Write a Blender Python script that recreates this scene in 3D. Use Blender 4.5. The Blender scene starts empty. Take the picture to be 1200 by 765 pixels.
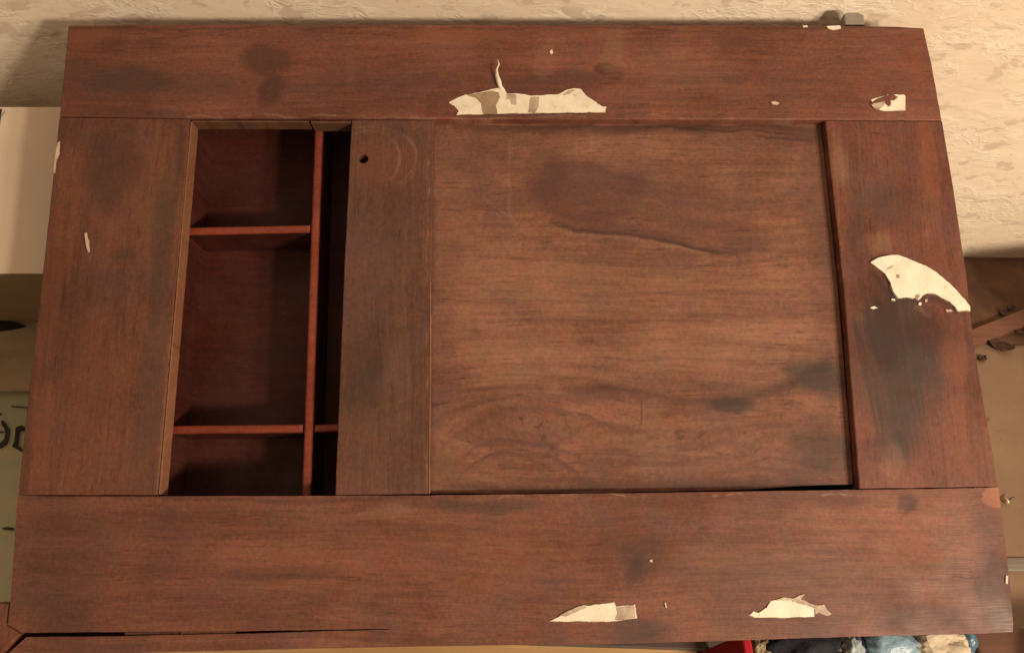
import bpy, bmesh, math, random
from mathutils import Vector, Matrix, noise

random.seed(7)
SC = bpy.context.scene
COL = SC.collection

# ---------------------------------------------------------------- camera
LEAN = math.radians(60.7)                 # how far the cabinet front leans back from upright
E0 = 0.0951                               # height of the front's lower edge above the floor
CAM_F = Vector((0.502, 0.098, 0.891))     # camera seen from the cabinet front (x right, y up the front, z out of it)
T = math.asin(0.2281)
M3 = Matrix(((1, 0, 0), (0, math.sin(LEAN), -math.cos(LEAN)), (0, math.cos(LEAN), math.sin(LEAN))))
FW = Vector((0.005, math.sin(T), -math.cos(T))).normalized()
RT = FW.cross(Vector((0, 1, 0))).normalized()
UP = RT.cross(FW)
cam_d = bpy.data.cameras.new('camera')
cam_d.sensor_width = 36.0
cam_d.lens = 30.0
cam_d.clip_start = 0.02
cam_d.clip_end = 100
cam = bpy.data.objects.new('camera', cam_d)
COL.objects.link(cam)
CW = M3 @ CAM_F + Vector((0, 0, E0))
r_, u_, f_ = M3 @ RT, M3 @ UP, M3 @ FW
cam.matrix_world = Matrix(((r_.x, u_.x, -f_.x, CW.x), (r_.y, u_.y, -f_.y, CW.y), (r_.z, u_.z, -f_.z, CW.z), (0, 0, 0, 1)))
SC.camera = cam

# ---------------------------------------------------------------- world and lamps
wld = bpy.data.worlds.new('World')
SC.world = wld
wld.use_nodes = True
bgn = wld.node_tree.nodes['Background']
bgn.inputs[0].default_value = (1.0, 0.72, 0.50, 1)
bgn.inputs[1].default_value = 0.46
def lamp(loc, power, rad, color=(1.0, 0.82, 0.62)):
    d = bpy.data.lights.new('room_lamp', 'POINT')
    d.energy = power; d.shadow_soft_size = rad; d.color = color
    o = bpy.data.objects.new('room_lamp', d); o.location = loc
    COL.objects.link(o)
lamp((1.80, -1.24, 1.12), 116, 0.10)
lamp((2.02, -1.00, 1.07), 88, 0.10)
SC.view_settings.view_transform = 'Standard'
SC.view_settings.look = 'None'
SC.view_settings.exposure = -0.10
SC.view_settings.gamma = 1.0

# ---------------------------------------------------------------- measuring helpers
def _ray(px, py):
    return FW + RT * ((px - 600) / 1000.0) - UP * ((py - 382.5) / 1000.0)
def F(px, py, z=0.0):                      # point of the photo on the cabinet front (height z over it)
    d = _ray(px, py); s = (z - CAM_F.z) / d.z; p = CAM_F + d * s
    return Vector((p.x, p.y))
def G(px, py, z=0.0):                      # point of the photo on the floor (height z)
    d = M3 @ _ray(px, py); s = (z - CW.z) / d.z; p = CW + d * s
    return Vector((p.x, p.y))
PX = 0.000915                              # one photo pixel on the front, metres

# ---------------------------------------------------------------- object helpers
def tag(o, label=None, cat=None, group=None, kind=None):
    if label: o['label'] = label
    if cat: o['category'] = cat
    if group: o['group'] = group
    if kind: o['kind'] = kind
    return o
def empty(name, loc=(0, 0, 0)):
    o = bpy.data.objects.new(name, None); COL.objects.link(o); o.location = loc
    o.empty_display_size = 0.05
    return o
def link(name, bm, mat, parent=None, smooth=False):
    me = bpy.data.meshes.new(name)
    bmesh.ops.recalc_face_normals(bm, faces=bm.faces)
    bm.to_mesh(me); bm.free()
    if smooth:
        for p in me.polygons: p.use_smooth = True
    if mat: me.materials.append(mat)
    o = bpy.data.objects.new(name, me); COL.objects.link(o)
    if parent: o.parent = parent
    return o
def densify(pts, step, jit, seed, closed=True):
    out = []; n = len(pts)
    for i in range(n if closed else n - 1):
        a, b = pts[i], pts[(i + 1) % n]
        L = (b - a).length; k = max(1, int(L / step))
        nrm = Vector((-(b - a).y, (b - a).x)) / max(L, 1e-9)
        for j in range(k):
            p = a.lerp(b, j / k)
            q = p
            if jit:
                w = noise.noise(Vector((p.x * 60 + seed * 7.3, p.y * 60, seed))) + .6 * noise.noise(Vector((p.x * 210, p.y * 210 + seed, seed * 3)))
                if j: q = p + nrm * jit * w
                else: q = p + Vector((noise.noise(p.to_3d() * 90 + Vector((seed,) * 3)), noise.noise(p.to_3d() * 90 + Vector((9 + seed,) * 3)))) * jit
            out.append(q)
    return out
def prism(outline, z0, z1, holes=(), bevel=0.0, segs=2, bend=None):
    """a flat board: outline (Vector2 list) from z0 (back) up to z1 (front), holes cut through"""
    bm = bmesh.new()
    edges = []; rim = []
    for lp in [outline] + list(holes):
        vs = [bm.verts.new((p.x, p.y, z1)) for p in lp]
        es = [bm.edges.new((vs[i], vs[(i + 1) % len(vs)])) for i in range(len(vs))]
        edges += es
        rim.append(vs)
    if holes:
        bmesh.ops.triangle_fill(bm, use_beauty=True, edges=edges)
    else:
        bm.faces.new(rim[0])
    top = list(bm.faces)
    ext = bmesh.ops.extrude_face_region(bm, geom=top)
    nv = [g for g in ext['geom'] if isinstance(g, bmesh.types.BMVert)]
    for v in nv: v.co.z = z0
    # after the extrude the new faces are the back; the old ones stay in front
    if bevel > 0:
        es = [e for e in bm.edges if all(abs(v.co.z - z1) < 1e-6 for v in e.verts) and len(e.link_faces) == 2
              and abs(e.link_faces[0].normal.z - 0) >= 0]
        bm.normal_update()
        bmesh.ops.recalc_face_normals(bm, faces=bm.faces)
        bm.normal_update()
        es = [e for e in es if e.calc_face_angle(0) > 0.6]
        bmesh.ops.bevel(bm, geom=es, offset=bevel, segments=segs, affect='EDGES', profile=0.5, clamp_overlap=True)
    if bend:
        for v in bm.verts: v.co.z += bend(v.co.x, v.co.y)
    return bm
def box_bm(x0, x1, y0, y1, z0, z1, bevel=0.0):
    return prism([Vector((x0, y0)), Vector((x1, y0)), Vector((x1, y1)), Vector((x0, y1))], z0, z1, bevel=bevel)

# ---------------------------------------------------------------- node helpers
class NT:
    def __init__(s, tree): s.t = tree
    def n(s, typ, **kw):
        nd = s.t.nodes.new(typ)
        for k, v in kw.items(): setattr(nd, k, v)
        return nd
    def set(s, sock, v):
        if isinstance(v, bpy.types.NodeSocket): s.t.links.new(v, sock)
        elif v is not None: sock.default_value = v
    def m(s, op, a, b=None, c=None, clamp=False):
        nd = s.n('ShaderNodeMath', operation=op, use_clamp=clamp)
        for i, v in enumerate((a, b, c)): s.set(nd.inputs[i], v)
        return nd.outputs[0]
    def vm(s, op, a, b=None, scale=None):
        nd = s.n('ShaderNodeVectorMath', operation=op)
        s.set(nd.inputs[0], a)
        if b is not None: s.set(nd.inputs[1], b)
        if scale is not None: s.set(nd.inputs[3], scale)
        return nd.outputs['Value'] if op in ('DOT_PRODUCT', 'LENGTH', 'DISTANCE') else nd.outputs[0]
    def mr(s, v, a, b, c=0.0, d=1.0, smooth=True):
        nd = s.n('ShaderNodeMapRange', interpolation_type='SMOOTHSTEP' if smooth else 'LINEAR')
        for i, x in enumerate((v, a, b, c, d)): s.set(nd.inputs[i], x)
        return nd.outputs[0]
    def mix(s, f, a, b, blend='MIX'):
        nd = s.n('ShaderNodeMix', data_type='RGBA', blend_type=blend)
        s.set(nd.inputs[0], f)
        for i, v in ((6, a), (7, b)):
            if isinstance(v, tuple) and len(v) == 3: v = v + (1,)
            s.set(nd.inputs[i], v)
        return nd.outputs[2]
    def fmix(s, f, a, b):
        nd = s.n('ShaderNodeMix', data_type='FLOAT')
        for i, v in ((0, f), (2, a), (3, b)): s.set(nd.inputs[i], v)
        return nd.outputs[0]
    def noise(s, vec, scale, detail=3.0, rough=0.55, dist=0.0, color=False):
        nd = s.n('ShaderNodeTexNoise')
        s.set(nd.inputs['Vector'], vec)
        nd.inputs['Scale'].default_value = scale; nd.inputs['Detail'].default_value = detail
        nd.inputs['Roughness'].default_value = rough; nd.inputs['Distortion'].default_value = dist
        return nd.outputs['Color' if color else 'Fac']
    def ramp(s, f, stops):
        nd = s.n('ShaderNodeValToRGB'); s.set(nd.inputs[0], f)
        cr = nd.color_ramp
        while len(cr.elements) < len(stops): cr.elements.new(0.5)
        for e, (p, c) in zip(cr.elements, stops):
            e.position = p; e.color = tuple(c) + (1,)
        return nd.outputs[0]
    def comb(s, x, y, z=0.0):
        nd = s.n('ShaderNodeCombineXYZ')
        for i, v in enumerate((x, y, z)): s.set(nd.inputs[i], v)
        return nd.outputs[0]
    def sep(s, v):
        nd = s.n('ShaderNodeSeparateXYZ'); s.set(nd.inputs[0], v)
        return nd.outputs
    def grp(s, g, *args):
        nd = s.n('ShaderNodeGroup'); nd.node_tree = g
        for i, v in enumerate(args): s.set(nd.inputs[i], v)
        return nd.outputs[0]

def new_group(name, ins):
    g = bpy.data.node_groups.new(name, 'ShaderNodeTree')
    for nm, ty in ins: g.interface.new_socket(nm, in_out='INPUT', socket_type=ty)
    g.interface.new_socket('Fac', in_out='OUTPUT', socket_type='NodeSocketFloat')
    t = NT(g); gi = t.n('NodeGroupInput'); go = t.n('NodeGroupOutput')
    return g, t, gi.outputs, go.inputs[0]
V_, F_ = 'NodeSocketVector', 'NodeSocketFloat'
# an elliptical stain
STAIN, t, i, o = new_group('stain', [('P', V_), ('Center', V_), ('Rad', V_), ('Angle', F_), ('Soft', F_)])
vr = t.n('ShaderNodeVectorRotate', rotation_type='Z_AXIS')
t.set(vr.inputs['Vector'], t.vm('SUBTRACT', i[0], i[1])); t.set(vr.inputs['Angle'], t.m('MULTIPLY', i[3], -1.0))
d = t.vm('LENGTH', t.vm('DIVIDE', vr.outputs[0], i[2]))
t.set(o, t.mr(d, t.m('ADD', 1.0, i[4]), t.m('SUBTRACT', 1.0, i[4])))
# a stroke between two points, its two sides fading over different widths
STROKE, t, i, o = new_group('stroke', [('P', V_), ('A', V_), ('B', V_), ('WL', F_), ('WR', F_)])
pa = t.vm('SUBTRACT', i[0], i[1]); ba = t.vm('SUBTRACT', i[2], i[1])
h = t.m('DIVIDE', t.vm('DOT_PRODUCT', pa, ba), t.vm('DOT_PRODUCT', ba, ba), clamp=True)
d = t.vm('LENGTH', t.vm('SUBTRACT', pa, t.vm('SCALE', ba, scale=h)))
side = t.m('GREATER_THAN', t.sep(t.vm('CROSS_PRODUCT', ba, pa))[2], 0.0)
w = t.fmix(side, i[4], i[3])
t.set(o, t.mr(t.m('DIVIDE', d, w), 1.0, 0.0))

# a thin elliptical ring
RING, t, i, o = new_group('ring', [('P', V_), ('Center', V_), ('Rad', V_), ('Width', F_)])
d = t.vm('LENGTH', t.vm('DIVIDE', t.vm('SUBTRACT', i[0], i[1]), i[2]))
t.set(o, t.mr(t.m('ABSOLUTE', t.m('SUBTRACT', d, 1.0)), i[3], 0.0))
def hcurve(t, P, pts, wup, wdn, zoff):
    """a line running along x through pts (photo px), fading over wup above it and wdn below it"""
    q = [F(x, y, zoff) for x, y in pts]
    x0, x1 = q[0].x, q[-1].x
    ylo, yhi = min(p.y for p in q) - .01, max(p.y for p in q) + .01
    s = t.sep(P)
    fx = t.m('DIVIDE', t.m('SUBTRACT', s[0], x0), x1 - x0)
    nd = t.n('ShaderNodeFloatCurve'); t.set(nd.inputs['Value'], fx)
    cv = nd.mapping.curves[0]
    while len(cv.points) < len(q): cv.points.new(.5, .5)
    for k, p in enumerate(q): cv.points[k].location = ((p.x - x0) / (x1 - x0), (p.y - ylo) / (yhi - ylo))
    nd.mapping.update()
    yc = t.m('ADD', t.m('MULTIPLY', nd.outputs[0], yhi - ylo), ylo)
    d = t.m('SUBTRACT', s[1], yc)
    w_ = t.fmix(t.m('GREATER_THAN', d, 0.0), wdn * PX, wup * PX)
    f = t.mr(t.m('DIVIDE', t.m('ABSOLUTE', d), w_), 1.0, 0.0)
    return t.m('MULTIPLY', f, t.m('MULTIPLY', t.mr(fx, 0.0, .14), t.mr(fx, 1.0, .86)))

def new_mat(name):
    m = bpy.data.materials.new(name); m.use_nodes = True
    t = NT(m.node_tree)
    for nd in list(m.node_tree.nodes):
        if nd.type != 'OUTPUT_MATERIAL': m.node_tree.nodes.remove(nd)
    out = [nd for nd in m.node_tree.nodes if nd.type == 'OUTPUT_MATERIAL'][0]
    b = t.n('ShaderNodeBsdfPrincipled')
    m.node_tree.links.new(b.outputs[0], out.inputs[0])
    return m, t, b
def bump(t, b, h, dist, strength=1.0):
    nd = t.n('ShaderNodeBump'); t.set(nd.inputs['Height'], h)
    nd.inputs['Distance'].default_value = dist; nd.inputs['Strength'].default_value = strength
    t.set(b.inputs['Normal'], nd.outputs[0])

def wood(name, grain, cols, seed, stains=(), strokes=(), figure=(), curves=(), rings=(), tint=0.34, pores=0.42, rough=0.5, zoff=0.0, warp=0.012, bands=1.0, relief=.0004, fine=.07):
    m, t, b = new_mat(name)
    tc = t.n('ShaderNodeTexCoord')
    P = tc.outputs['Object']
    s = t.sep(P)
    P2 = t.comb(s[0], s[1], 0.0)
    u, v = (s[0], s[1]) if grain == 'X' else (s[1], s[0])
    # slow wander of the grain plus the swirls of the figure
    low = t.noise(t.comb(t.m('MULTIPLY', u, 2.2), t.m('MULTIPLY', v, 7.0), seed), 1.0, 2.0)
    v2 = t.m('ADD', v, t.m('MULTIPLY', t.m('SUBTRACT', low, .5), 0.045))
    wv = t.noise(t.vm('ADD', P2, (seed, seed * .7, 0)), 9.0, 3.0, color=True)
    PW = t.vm('ADD', P2, t.vm('SCALE', t.vm('SUBTRACT', wv, (.5, .5, .5)), scale=warp * 1.6))
    wv2 = t.noise(t.vm('ADD', P2, (seed, 1, 0)), 50.0, 3.0, color=True)
    PW = t.vm('ADD', PW, t.vm('SCALE', t.vm('SUBTRACT', wv2, (.5, .5, .5)), scale=.007))
    for (px, py, rx, ry, amp) in figure:
        c = F(px, py, zoff)
        q = t.vm('DIVIDE', t.vm('SUBTRACT', PW, (c.x, c.y, 0)), (rx * PX, ry * PX, 1))
        e = t.m('EXPONENT', t.m('MULTIPLY', t.vm('DOT_PRODUCT', q, q), -1.0))
        v2 = t.m('ADD', v2, t.m('MULTIPLY', e, amp * .6 * PX))
    zz = t.m('ADD', t.m('MULTIPLY', s[2], 3.0), seed)
    b1 = t.noise(t.comb(t.m('MULTIPLY', u, 2.2), t.m('MULTIPLY', v2, 24.0), zz), 1.0, 4.0, .6)
    b2 = t.noise(t.comb(t.m('MULTIPLY', u, 10.0), t.m('MULTIPLY', v2, 190.0), zz), 1.0, 4.0, .65)
    b3 = t.noise(t.comb(t.m('MULTIPLY', u, 48.0), t.m('MULTIPLY', v2, 560.0), zz), 1.0, 2.0, .6)
    iso = t.noise(t.vm('ADD', P, (0, seed, 0)), 230.0, 3.0, .75)
    bl = t.noise(t.vm('ADD', P, (seed * 1.3, seed, 0)), 6.5, 4.0, .6)
    mo = t.noise(t.vm('ADD', P, (seed, 3.1, 0)), 55.0, 2.0)
    mo2 = t.noise(t.vm('ADD', P, (2.7, seed, 0)), 19.0, 3.0)
    val = t.m('ADD', t.m('MULTIPLY', b1, .30 * bands), t.m('MULTIPLY', b2, .24 * bands))
    val = t.m('ADD', val, t.m('ADD', t.m('MULTIPLY', bl, .42), t.m('MULTIPLY', iso, .20)))
    val = t.m('ADD', val, .5 * (1 - (.30 * bands + .24 * bands + .42 + .20)))
    val = t.m('ADD', val, t.m('MULTIPLY', t.m('SUBTRACT', b3, .5), fine))
    col = t.ramp(val, [(.30, cols[0]), (.46, cols[1]), (.56, cols[2]), (.72, cols[3])])
    # purple-grey and olive clouds in the old polish
    col = t.mix(t.m('MULTIPLY', t.mr(mo2, .45, .75), tint), col, (.10, .052, .058))
    col = t.mix(t.m('MULTIPLY', t.mr(mo, .5, .8), tint * .6), col, (.14, .075, .03))
    # open pores as short dark dashes
    po = t.mr(b3, .40, .28)
    col = t.mix(t.m('MULTIPLY', po, pores), col, (.03, .014, .01))
    pl = t.mr(b3, .62, .78)
    col = t.mix(t.m('MULTIPLY', pl, .3 * pores), col, (.36, .2, .125))
    brk = t.m('SUBTRACT', t.m('ADD', t.m('MULTIPLY', b2, .55), t.m('MULTIPLY', b1, .45)), .5)
    for (px, py, rx, ry, ang, soft, c, k) in stains:
        p = F(px, py, zoff); soft *= .95; k = min(.97, k * 1.3); rx *= 1.1; ry *= 1.1
        f = t.grp(STAIN, t.vm('ADD', PW, t.vm('SCALE', col, scale=1e-6)), (p.x, p.y, 0), (rx * PX, ry * PX, 1), -math.radians(ang), soft)
        f = t.m('MULTIPLY', t.mr(t.m('ADD', f, t.m('MULTIPLY', brk, 2.1)), .30, 1.0), min(.9, k * (1.0 if c == GRY else .78)))
        f = t.m('MULTIPLY', f, t.mr(mo2, .25, .6, .55, 1.0))
        col = t.mix(f, col, c)
    for (ax, ay, bx, by, wl, wr, c, k) in strokes:
        p, q = F(ax, ay, zoff), F(bx, by, zoff)
        f = t.grp(STROKE, t.vm('ADD', PW, t.vm('SCALE', col, scale=1e-6)), (p.x, p.y, 0), (q.x, q.y, 0), wl * PX, wr * PX)
        f = t.m('MULTIPLY', f, t.m('MULTIPLY', t.mr(b2, .25, .6, .5, 1.0), k))
        col = t.mix(f, col, c)
    order = lambda: t.vm('ADD', PW, t.vm('SCALE', col, scale=1e-6))
    for (pts, wu, wd, c, k) in curves:
        f = hcurve(t, order(), pts, wu, wd, zoff)
        f = t.m('MULTIPLY', f, t.m('MULTIPLY', t.mr(b2, .25, .6, .5, 1.0), (k if c in (DK, TAN) else k * .9) * .85))
        col = t.mix(f, col, c)
    for (px, py, rx, ry, w_, c, k) in rings:
        p = F(px, py, zoff)
        f = t.grp(RING, order(), (p.x, p.y, 0), (rx * PX, ry * PX, 1), w_)
        f = t.m('MULTIPLY', f, t.m('MULTIPLY', t.mr(bl, .4, .6), k))
        col = t.mix(f, col, c)
    # fine flecks of every brown in the grain
    fl_ = t.noise(t.vm('MULTIPLY', P, (1, 1, 1)), 330.0, 2.0, .7, color=True)
    fl2 = t.noise(t.vm('ADD', P, (0, 0, seed)), 75.0, 2.0, .6, color=True)
    col = t.mix(1.0, col, t.vm('ADD', t.vm('ADD', t.vm('SCALE', fl_, scale=.26), t.comb(*[t.m('MULTIPLY', iso, .34)] * 3)), t.vm('ADD', t.vm('SCALE', fl2, scale=.36), (.52, .512, .50))), 'MULTIPLY')
    # fine specks of dust and nicks
    sp = t.mr(t.noise(t.vm('ADD', P, (seed, 0, 5)), 420.0, 1.0), .79, .84)
    col = t.mix(t.m('MULTIPLY', sp, .35), col, (.5, .36, .25))
    t.set(b.inputs['Base Color'], col)
    t.set(b.inputs['Roughness'], t.mr(t.m('ADD', t.m('MULTIPLY', bl, .5), t.m('MULTIPLY', mo2, .5)), .35, .65, rough - .16, rough + .2))
    b.inputs['Specular IOR Level'].default_value = .32
    hgt = t.m('ADD', t.m('MULTIPLY', b3, .5), t.m('ADD', t.m('MULTIPLY', b2, .5), t.m('MULTIPLY', mo2, .8)))
    bump(t, b, hgt, relief, .6)
    return m

def plain(name, col, rough=.6, var=.25, scale=18., bumpd=0.0, spec=.4, col2=None, trans=0.0, detail=4.0):
    m, t, b = new_mat(name)
    tc = t.n('ShaderNodeTexCoord')
    f = t.noise(tc.outputs['Object'], scale, detail, .6)
    dk = col2 or tuple(c * (1 - var) for c in col)
    t.set(b.inputs['Base Color'], t.mix(t.mr(f, .3, .7), dk, col))
    b.inputs['Roughness'].default_value = rough
    b.inputs['Specular IOR Level'].default_value = spec
    if trans: b.inputs['Transmission Weight'].default_value = trans
    if bumpd: bump(t, b, t.noise(tc.outputs['Object'], scale * 3, 4.0, .6), bumpd)
    return m

# ---------------------------------------------------------------- setting materials
def wallpaper():
    m, t, b = new_mat('embossed_wallpaper')
    P = t.n('ShaderNodeTexCoord').outputs['Object']
    s = t.sep(P)
    base = t.comb(t.m('MULTIPLY', s[0], 1.0), t.m('MULTIPLY', s[2], 2.3), 0.0)
    wv = t.noise(base, 14.0, 2.0, color=True)
    Q = t.vm('ADD', base, t.vm('SCALE', t.vm('SUBTRACT', wv, (.5, .5, .5)), scale=.05))
    n1 = t.noise(Q, 13.0, 3.0, .55)
    n2 = t.noise(t.vm('ADD', Q, (4, 1, 0)), 21.0, 3.0, .6)
    n3 = t.noise(t.vm('ADD', Q, (1, 7, 0)), 60.0, 4.0, .6)
    rid = t.m('SUBTRACT', 1.0, t.mr(t.m('ABSOLUTE', t.m('SUBTRACT', n1, .52)), 0.0, .06))
    rid2 = t.m('SUBTRACT', 1.0, t.mr(t.m('ABSOLUTE', t.m('SUBTRACT', n2, .47)), 0.0, .05))
    gate = t.mr(t.noise(t.vm('ADD', Q, (9, 3, 0)), 9.0, 2.0), .42, .6)
    rid = t.m('MULTIPLY', t.m('MAXIMUM', rid, rid2), gate)
    oval = t.mr(n2, .565, .615)
    col = t.mix(t.mr(t.noise(P, 3.0, 3.0), .35, .65), (.70, .58, .44), (.77, .655, .51))
    col = t.mix(t.m('MULTIPLY', oval, .7), col, (.54, .44, .33))
    col = t.mix(t.m('MULTIPLY', rid, .5), col, (.82, .75, .62))
    col = t.mix(t.m('MULTIPLY', t.mr(n3, .52, .7), .3), col, (.5, .42, .32))
    dots = t.mr(t.noise(t.vm('ADD', Q, (2, 2, 0)), 120.0, 2.0), .69, .74)
    gt2 = t.mr(t.noise(t.vm('ADD', Q, (6, 5, 0)), 11.0, 2.0), .56, .62)
    col = t.mix(t.m('MULTIPLY', t.m('MULTIPLY', dots, gt2), .6), col, (.33, .2, .13))
    t.set(b.inputs['Base Color'], col)
    b.inputs['Roughness'].default_value = .62
    hgt = t.m('ADD', t.m('MULTIPLY', rid, .9), t.m('ADD', t.m('MULTIPLY', n3, .35), t.m('MULTIPLY', t.mr(n1, .42, .62), .7)))
    bump(t, b, hgt, .0019, .42)
    return m
def floor_mat():
    m, t, b = new_mat('tan_hardboard_floor')
    P = t.n('ShaderNodeTexCoord').outputs['Object']
    n1 = t.noise(P, 5.0, 4.0); n2 = t.noise(P, 160.0, 3.0, .7); n3 = t.noise(P, 38.0, 2.0)
    col = t.mix(t.mr(n1, .3, .7), (.215, .135, .082), (.275, .178, .112))
    col = t.mix(t.m('MULTIPLY', t.mr(n2, .45, .7), .25), col, (.2, .11, .055))
    col = t.mix(t.m('MULTIPLY', t.mr(n3, .70, .76), .7), col, (.09, .05, .03))
    t.set(b.inputs['Base Color'], col)
    b.inputs['Roughness'].default_value = .5
    bump(t, b, n2, .0006, .5)
    return m

WALL_Y = 0.6415
bm = bmesh.new(); bmesh.ops.create_grid(bm, x_segments=1, y_segments=1, size=1)
for v in bm.verts: v.co = Vector((v.co.x * 2.6, v.co.y * 2.2, 0))
fl = link('floor', bm, floor_mat()); fl.location = (.5, WALL_Y - 2.2, 0); tag(fl, kind='structure')
bm = box_bm(-2.6, 2.6, 0, .12, 0, 2.3)
wl = link('wall', bm, wallpaper()); wl.location = (.5, WALL_Y, 0); tag(wl, kind='structure')

# ---------------------------------------------------------------- cabinet materials
DK = (.036, .017, .014); PUR = (.078, .034, .030); GRY = (.050, .034, .028); TAN = (.3, .17, .1); PALE = (.36, .23, .16); RED = (.22, .07, .03); OLV = (.1, .06, .025)
RAIL = [(0.0648, 0.0251, 0.0174), (0.1317, 0.047, 0.0297), (0.1923, 0.0701, 0.045), (0.2769, 0.1129, 0.0737)]
RAIL2 = [(0.0698, 0.0284, 0.0192), (0.1375, 0.0524, 0.0319), (0.2053, 0.0807, 0.0501), (0.2947, 0.1287, 0.081)]
STILE = [(0.06, 0.025, 0.0156), (0.112, 0.0422, 0.0248), (0.162, 0.0614, 0.0359), (0.22, 0.0912, 0.0552)]
STILE2 = [(.055, .026, .018), (.098, .043, .028), (.138, .060, .040), (.19, .088, .060)]
STILE3 = [(0.06, 0.0233, 0.0158), (0.116, 0.0407, 0.026), (0.168, 0.0601, 0.0381), (0.225, 0.0892, 0.0567)]
PANEL = [(0.0887, 0.0378, 0.0238), (0.1662, 0.071, 0.0441), (0.2354, 0.1042, 0.0652), (0.3269, 0.1599, 0.1058)]

m_top = wood('dark_mahogany_top_rail', 'X', RAIL, 1.7, stains=[
    (312, 70, 34, 24, 0, .6, DK, .55), (318, 108, 16, 22, 10, .7, DK, .5), (150, 95, 60, 20, 0, .8, GRY, .5),
    (715, 85, 18, 10, 15, .6, DK, .7), (665, 92, 60, 9, 0, .7, PUR, .5), (640, 74, 12, 26, 8, .8, TAN, .22), (720, 60, 14, 34, 10, .8, TAN, .22),
    (100, 40, 36, 30, 0, .9, RED, .5), (860, 48, 20, 8, 0, .7, PUR, .5), (1075, 80, 12, 40, 0, .8, RED, .35), (410, 75, 7, 40, 0, .9, TAN, .10),
    (800, 90, 70, 26, 0, .9, TAN, .18), (525, 40, 70, 9, 0, .8, RED, .5), (1040, 100, 40, 16, 0, .8, PUR, .4), (230, 95, 60, 18, 0, .9, GRY, .35)],
    strokes=[(460, 101, 476, 99, 2, 2, DK, .7), (700, 125, 760, 128, 3, 6, DK, .45), (85, 33, 1080, 34, 4, 4, DK, .5), (220, 137, 1000, 139, 3, 2, PALE, .35),
             (520, 134, 760, 137, 6, 4, GRY, .6)])
m_bot = wood('dark_mahogany_bottom_rail', 'X', RAIL2, 4.1, stains=[
    (752, 652, 26, 20, -35, .7, DK, .45), (742, 668, 8, 22, 25, .7, DK, .45), (60, 660, 60, 90, 0, .9, DK, .4), (1063, 588, 10, 12, 0, .6, DK, .7),
    (560, 592, 70, 8, 0, .8, GRY, .4), (1170, 695, 26, 40, 0, .7, DK, .55), (1075, 725, 50, 18, 0, .8, DK, .5), (1165, 582, 13, 12, 0, .25, (.36, .15, .075), .75),
    (455, 600, 30, 8, 0, .8, PALE, .2), (1160, 640, 20, 60, 0, .9, PUR, .4), (330, 670, 60, 8, 0, .8, DK, .35), (900, 660, 130, 26, 4, .9, TAN, .16), (740, 740, 40, 16, 0, .8, GRY, .5),
    (480, 650, 180, 40, 0, .9, RED, .16)],
    strokes=[(1065, 676, 1150, 680, 2, 2, DK, .8), (330, 672, 420, 678, 3, 5, DK, .4), (960, 668, 1120, 660, 2, 7, OLV, .4), (1165, 701, 1185, 701, 1.5, 1.5, PALE, .8),
             (900, 650, 1000, 690, 3, 14, PUR, .3), (25, 582, 500, 583, 5, 5, DK, .4), (500, 581, 1000, 577, 1.6, 1.6, PALE, .5), (1150, 570, 1152, 600, 1.5, 1.5, DK, .5)])
m_stl = wood('dark_mahogany_left_stile', 'Y', STILE, 7.3, stains=[
    (130, 190, 40, 60, 0, .9, DK, .5), (190, 280, 12, 90, 0, .9, GRY, .4), (170, 470, 14, 110, 0, .9, GRY, .4), (145, 300, 16, 10, 0, .8, GRY, .4), (60, 330, 18, 160, 4, .9, RED, .28),
    (190, 240, 30, 40, 0, .9, OLV, .35), (110, 440, 40, 90, 0, .9, RED, .15), (45, 500, 18, 60, 0, .9, RED, .4)],
    strokes=[(213, 150, 178, 580, 5, 9, GRY, .45)])
m_stm = wood('dark_mahogany_middle_stile', 'Y', STILE2, 2.9, stains=[
    (450, 190, 42, 38, 0, .9, RED, .3), (440, 330, 30, 130, 0, .9, GRY, .18), (425, 440, 24, 40, 0, .9, GRY, .3), (445, 500, 40, 60, 0, .9, OLV, .15), (470, 420, 20, 90, 0, .9, TAN, .14)],
    rings=[(434, 186, 36, 36, .09, PALE, .34), (436, 184, 54, 40, .05, PALE, .25), (470, 186, 20, 30, .1, PALE, .2)],
    strokes=[(503, 145, 500, 578, 1.6, 2.0, TAN, .7), (395, 400, 393, 580, 1.5, 1.5, TAN, .5), (440, 480, 490, 464, 3, 3, PALE, .08), (500, 145, 499, 340, 6, 4, RED, .25)])  # the long tan stroke paints light along the panel-side edge
m_str = wood('dark_mahogany_right_stile', 'Y', STILE3, 9.6, stains=[
    (1055, 415, 56, 72, 8, .9, GRY, 1.0), (1035, 392, 30, 40, 0, .8, DK, .9), (1085, 390, 26, 26, 0, .9, DK, .6), (1060, 490, 32, 44, 15, .9, GRY, .7), (1030, 285, 18, 14, 0, .8, TAN, .35), (1040, 240, 40, 30, 0, .9, GRY, .4), (1005, 270, 14, 60, 0, .9, GRY, .4),
    (1090, 180, 12, 60, 0, .9, RED, .4), (1045, 540, 12, 20, 0, .8, TAN, .25), (1025, 525, 16, 16, 0, .8, DK, .4), (1135, 500, 20, 60, 5, .9, RED, .3), (1120, 420, 18, 30, 0, .9, RED, .35), (1040, 345, 40, 22, 0, .8, DK, .5), (980, 190, 14, 34, 0, .8, TAN, .3)],
    strokes=[(1020, 157, 1042, 159, 3, 3, DK, .7), (975, 165, 1008, 570, 1.6, 1.6, TAN, .4), (1025, 320, 1047, 350, 4, 10, DK, .7), (1050, 352, 1090, 350, 4, 12, GRY, .6), (1095, 350, 1120, 362, 3, 10, DK, .7),
             (1075, 362, 1090, 372, 5, 5, TAN, .2)])
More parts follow.
